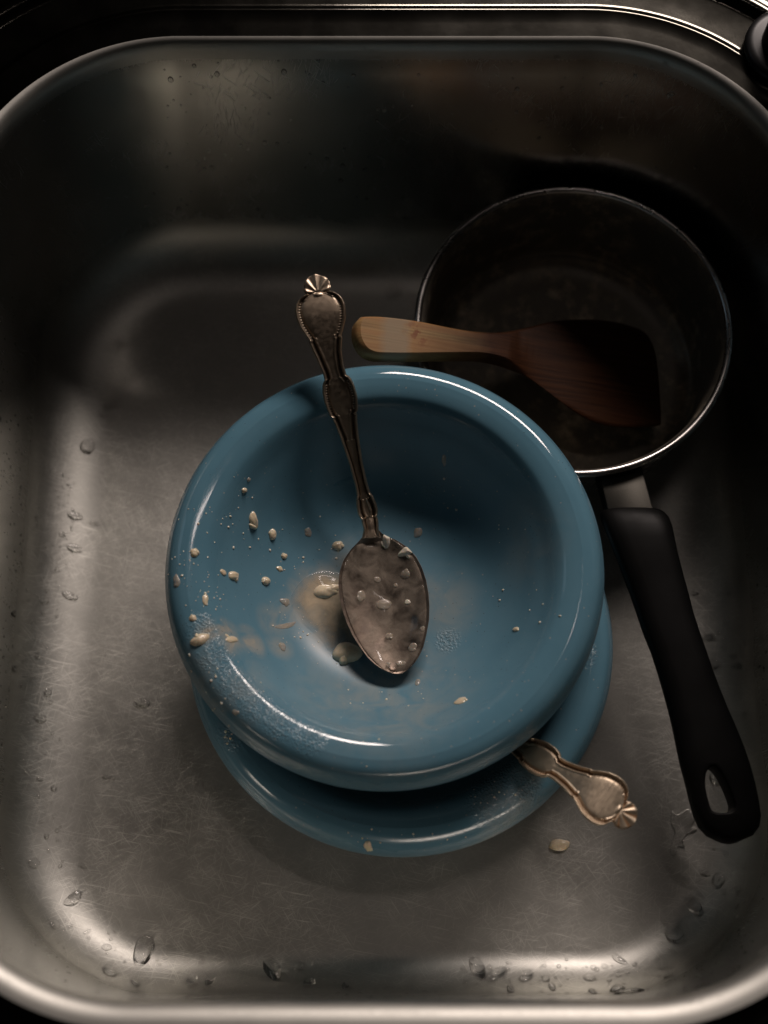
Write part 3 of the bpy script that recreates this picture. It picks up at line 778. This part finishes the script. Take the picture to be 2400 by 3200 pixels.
for i in range(len(lay) - 1):
    for k in range(n):
        k2 = (k + 1) % n; F.append((i * n + k, i * n + k2, (i + 1) * n + k2, (i + 1) * n + k))
F = [f for f in F]
# replace deep insets (they would cross on the narrow handle) by a grid-free cap at the 2 mm inset
F = F[:4 * n]; V = V[:5 * n]; F.append(tuple(4 * n + k for k in range(n))); F.append(tuple(range(n))[::-1])
me = mesh(V, F)
bm = bmesh.new(); bm.from_mesh(me); bmesh.ops.triangulate(bm, faces=[f for f in bm.faces if len(f.verts) > 8]); bmesh.ops.recalc_face_normals(bm, faces=bm.faces)
bm.to_mesh(me); bm.free()
sp_o = link('wooden_spatula', me, M_WOOD); me.set_sharp_from_angle(angle=R(35))
sp_o.matrix_world = Matrix.Translation(org) @ Matrix((Xs, Ys, N_SP)).transposed().to_4x4()
tag(sp_o, 'worn wooden spatula with a dark wet and shaded blade leaning inside the saucepan', 'spatula')

# ------------------------------------------------------------------ tap base on the deck, at the right corner
tb = empty('tap_base', at(2462, 150, ZT + .0030)); tag(tb, 'black round tap base at the far right corner of the sink', 'tap')
M_DK = NT('black_tap_metal'); M_DK.set(Base_Color=(.012, .012, .013), Roughness=.35, Metallic=.3); M_DK = M_DK.m
link('base_ring', lathe([(.0002, .004), (.0175, .004), (.0205, .0035), (.0216, .002), (.0218, .0001)], 64), M_DK, tb)
link('tap_body', lathe([(.0140, .0042), (.0138, .018), (.0130, .021), (.0002, .022)], 64), M_DK, tb)

# ------------------------------------------------------------------ water on the steel
WL = 'clear water drop resting on the scratched steel'
W = [ # u v w h angle bend label
 (229,2808,54,28,-.75,.5,'bent water drop at the near left corner of the sink'),
 (171,2888,26,26,0,0,'small round drop left of the near left corner'),
 (448,2970,50,84,.22,0,'largest oval water drop on the near left curve of the sink'),
 (333,2960,26,18,0,0,'tiny drop left of the largest oval drop'),
 (342,3035,32,30,0,0,'round drop below and left of the largest oval drop'),
 (423,3072,22,22,0,0,'faint round drop below the largest oval drop'),
 (600,3066,32,34,0,0,'left one of two round drops side by side on the near wall'),
 (657,3066,32,34,0,0,'right one of two round drops side by side on the near wall'),
 (851,3032,38,66,-.35,.0,'kidney shaped water drop in the middle of the near curve'),
 (936,3020,28,22,0,0,'flat drop right of the kidney shaped one'),
 (968,3070,34,32,0,0,'round drop right of the kidney drop on the near wall'),
 (1083,3082,28,28,0,0,'small round drop in the middle of the near wall'),
 (1494,3030,36,58,-.25,.2,'tall oval drop right of the middle of the near wall'),
 (1550,3046,30,56,.75,-.35,'slanted comma shaped drop beside the tall oval one'),
 (1645,3052,32,36,.5,.3,'hooked drop right of the comma shaped one'),
 (1937,2998,48,18,.6,.6,'curved thin drop on the near right curve'),
 (1842,3056,32,18,0,0,'flat drop below the curved thin drop'),
 (1930,3092,36,16,0,0,'flat wide drop on the near right wall'),
 (2170,2832,34,64,-.75,.35,'long kidney drop on the near right corner'),
 (2081,2876,24,26,0,0,'round drop between the long kidney and the pear shaped one'),
 (2110,2924,62,40,.6,0,'large pear shaped drop near the right corner'),
 (2204,2730,28,16,.1,0,'small flat drop below the black pan handle'),
 (2244,2752,34,38,.2,0,'dark round drop below the end of the pan handle'),
 (2261,2790,14,14,0,0,None),(2199,2804,11,11,0,0,None),(2176,2804,8,8,0,0,None),(2070,3022,24,16,.2,0,None),(2165,2995,8,8,0,0,None),(2189,2876,9,9,0,0,None),(2147,2890,9,9,0,0,None),(2142,2865,8,8,0,0,None),
 (1855,3024,16,14,0,0,None),(1890,3020,18,12,.3,0,None),(1957,3037,18,12,0,0,None),(1926,3037,10,10,0,0,None),(2058,2990,12,22,.2,0,None),(1725,3085,20,24,0,0,None),(1595,3092,20,22,0,0,None),(1852,3100,20,12,0,0,None),(1970,3102,22,12,0,0,None),(2090,3050,16,14,0,0,None),(2150,2965,10,10,0,0,None),
 (2270,2667,14,14,0,0,None),(2232,2652,9,9,0,0,None),(2305,2780,18,16,0,0,None),(2300,2832,16,14,0,0,None),
 (235,1612,44,22,.2,.2,'upper of three long drops on the left curve of the sink'),
 (233,1713,42,22,.2,.2,'middle one of three long drops on the left curve'),
 (218,1861,44,22,.35,.2,'lowest of three long drops on the left curve'),
 (294,1636,34,10,.15,0,'thin streak of water right of the upper long drop'),
 (195,1670,18,14,0,0,None),(136,1876,26,20,0,0,'small drop on the left wall beside the lowest long drop'),(134,1914,14,10,0,0,None),(44,1918,14,18,0,0,None),(46,2090,16,18,0,0,None),
 (149,2165,20,22,0,0,'small drop halfway down the left wall'),(124,2245,32,24,.2,0,'oval drop low on the left wall'),(105,2697,30,28,0,0,'round drop above the near left corner'),(163,2290,10,12,0,0,None),(125,2435,12,14,0,0,None),
 (188,2705,10,16,.4,0,None),(258,2705,26,14,.4,0,'faint flat drop beside the near left curve'),(272,2912,22,10,-.5,.4,None),(630,3000,14,26,.5,.5,None),(720,3005,30,10,0,0,None),
 (355,1080,48,36,-.2,.3,'blurred dark drop in the shaded far left corner'),(345,1260,40,30,.1,.2,'blurred round drop on the left of the sink floor'),(324,1290,26,26,0,0,'blurred small drop under the round one at the left'),(275,1395,36,40,.5,0,'blurred drop at the edge of the left shadow'),
 (410,1070,40,18,-.5,.3,'blurred slanted drop near the far left corner'),(390,1185,40,14,-.6,0,None),(735,1140,50,14,0,0,'thin blurred drop on the floor beyond the bowl'),(736,1190,22,18,0,0,None),(760,915,50,34,0,.3,'blurred drop on the far curve beyond the spoon'),
 (1225,915,44,36,.2,.2,'blurred dark drop left of the saucepan'),(443,2197,40,26,0,0,'faint flat drop on the steel left of the lower bowl'),(340,2430,40,12,.2,0,None),
 (2212,1992,46,20,0,0,'bright drop on the right wall beside the pan handle'),(2226,2075,34,28,.5,.3,'second bright drop on the right wall below the first'),(2290,2050,20,12,0,0,None),(2305,2080,22,18,.3,0,None),(2168,1855,14,12,0,0,None),(2180,1852,9,12,0,0,None),(2275,1855,18,10,0,0,None),(2268,1944,14,8,0,0,None),(2325,2232,14,14,.4,0,None),(2260,2020,12,10,0,0,None),
 (2240,2432,36,36,0,0,'water drop seen through the hole of the pan handle'),
]
ORD = ('', 'second ', 'third ', 'fourth ', 'fifth ', 'sixth ', 'seventh ')
def where(u, v, named, used):
    """say which small drop this is by its nearest larger neighbour"""
    q = min(named, key=lambda n_: math.hypot(n_[0] - u, n_[1] - v)); du, dv = u - q[0], v - q[1]
    side = ('right of' if du > 0 else 'left of') if abs(du) > abs(dv) else ('just below' if dv > 0 else 'just above')
    short = q[6].split(' of the sink')[0].split(' in the ')[0].split(' on the ')[0].split(' beside ')[0].split(' near ')[0]
    for a in ('largest', 'left one', 'right one', 'upper', 'lowest', 'middle'):
        if short.startswith(a): short = 'the ' + short; break
    if not short.startswith('the '): short = 'the ' + short
    for o_ in ORD:
        l_ = ' '.join((o_ + 'tiny water drop ' + side + ' ' + short).split()[:16])
        if l_ not in used: break
    used.add(l_); return l_
named, used = [q for q in W if q[6]], set()
W = [q if q[6] else q[:6] + (where(q[0], q[1], named, used),) for q in W]
for i, (u, v, a, b, an, be, lab) in enumerate(W):
    drop('water_drop', BASIN, u, v, a, b, an, .42, M_WATER, lab or 'tiny round water drop on the wet steel wall of the sink', 'water drop', 'water drops on the sink', drop_k=1.25, hmax_=.0019, bend=be * .5, lump=.10, seed=i * 1.7, rings=9, seg=24)
# flat broken puddle near the end of the handle
pw = film(BASIN, [(2100,2535),(2118,2545),(2150,2528),(2172,2555),(2160,2580),(2178,2592),(2150,2606),(2132,2630),(2140,2650),(2118,2646),(2112,2668),(2094,2672),(2098,2630),(2108,2600),(2096,2570)], .0012, M_WATER, None, .0012, 'water_puddle', step=7)
tag(pw, 'irregular flat puddle of water left of the end of the black pan handle', 'puddle')
# a fine spray of droplets on the walls
def spray(regions):
    V, F = [], []
    for (u0, v0, u1, v1, n_, smin, smax_) in regions:
        for _ in range(n_):
            u, v = rnd.uniform(u0, u1), rnd.uniform(v0, v1)
            p, nr = hit(BASIN, u, v)
            if p is None: continue
            X, Y, N = frame(nr, Vector((0, 0, 1)) if abs(nr.z) < .7 else Vector((0, 1, 0)))
            r = rnd.uniform(smin, smax_) ** 1.0 * .00008 * rnd.choice((.6, .8, 1, 1.3))
            vs, fs = blob_mesh(u, r * rnd.uniform(1, 1.5), r, r * .6, 0, .1, 3, 9, P=p, X=X, Y=Y, N=N)
            k = len(V); V += vs; F += [tuple(j + k for j in f) for f in fs]
    return mesh(V, F)
sprayo = link('water_spray', spray([(0,1300,130,2500,300,3,10),(60,1450,230,1850,130,4,11),(0,900,60,1500,40,3,8),(60,2500,260,3000,70,3,9),(150,2900,420,3120,60,4,10),(400,3020,1400,3130,70,4,10),(1650,3010,2250,3130,110,4,12),(450,2990,2100,3110,60,9,20),(2080,2700,2330,3000,26,8,18),(60,1900,200,2700,30,8,18),(2050,2880,2350,3060,50,4,9),
    (2200,1700,2400,2300,130,3,9),(2280,2300,2400,2950,80,3,9),(450,150,1300,700,130,5,15),(1300,150,2200,550,60,5,13),(150,1500,420,2200,20,4,9)]), M_WATER)
tag(sprayo, 'fine spray of tiny water droplets over the sink walls', 'water droplets', None, 'stuff')
# lone slice of food on the sink floor
oat = drop('oat_lump', BASIN, 1750, 2640, 64, 36, -.08, .8, M_OAT, 'tan flat oat flake lying alone on the sink floor below the cutlery handle', 'food bit', None, lump=.16, flat=6.0)
print('tris', sum(len(o.data.polygons) for o in sc.objects if o.type == 'MESH'))
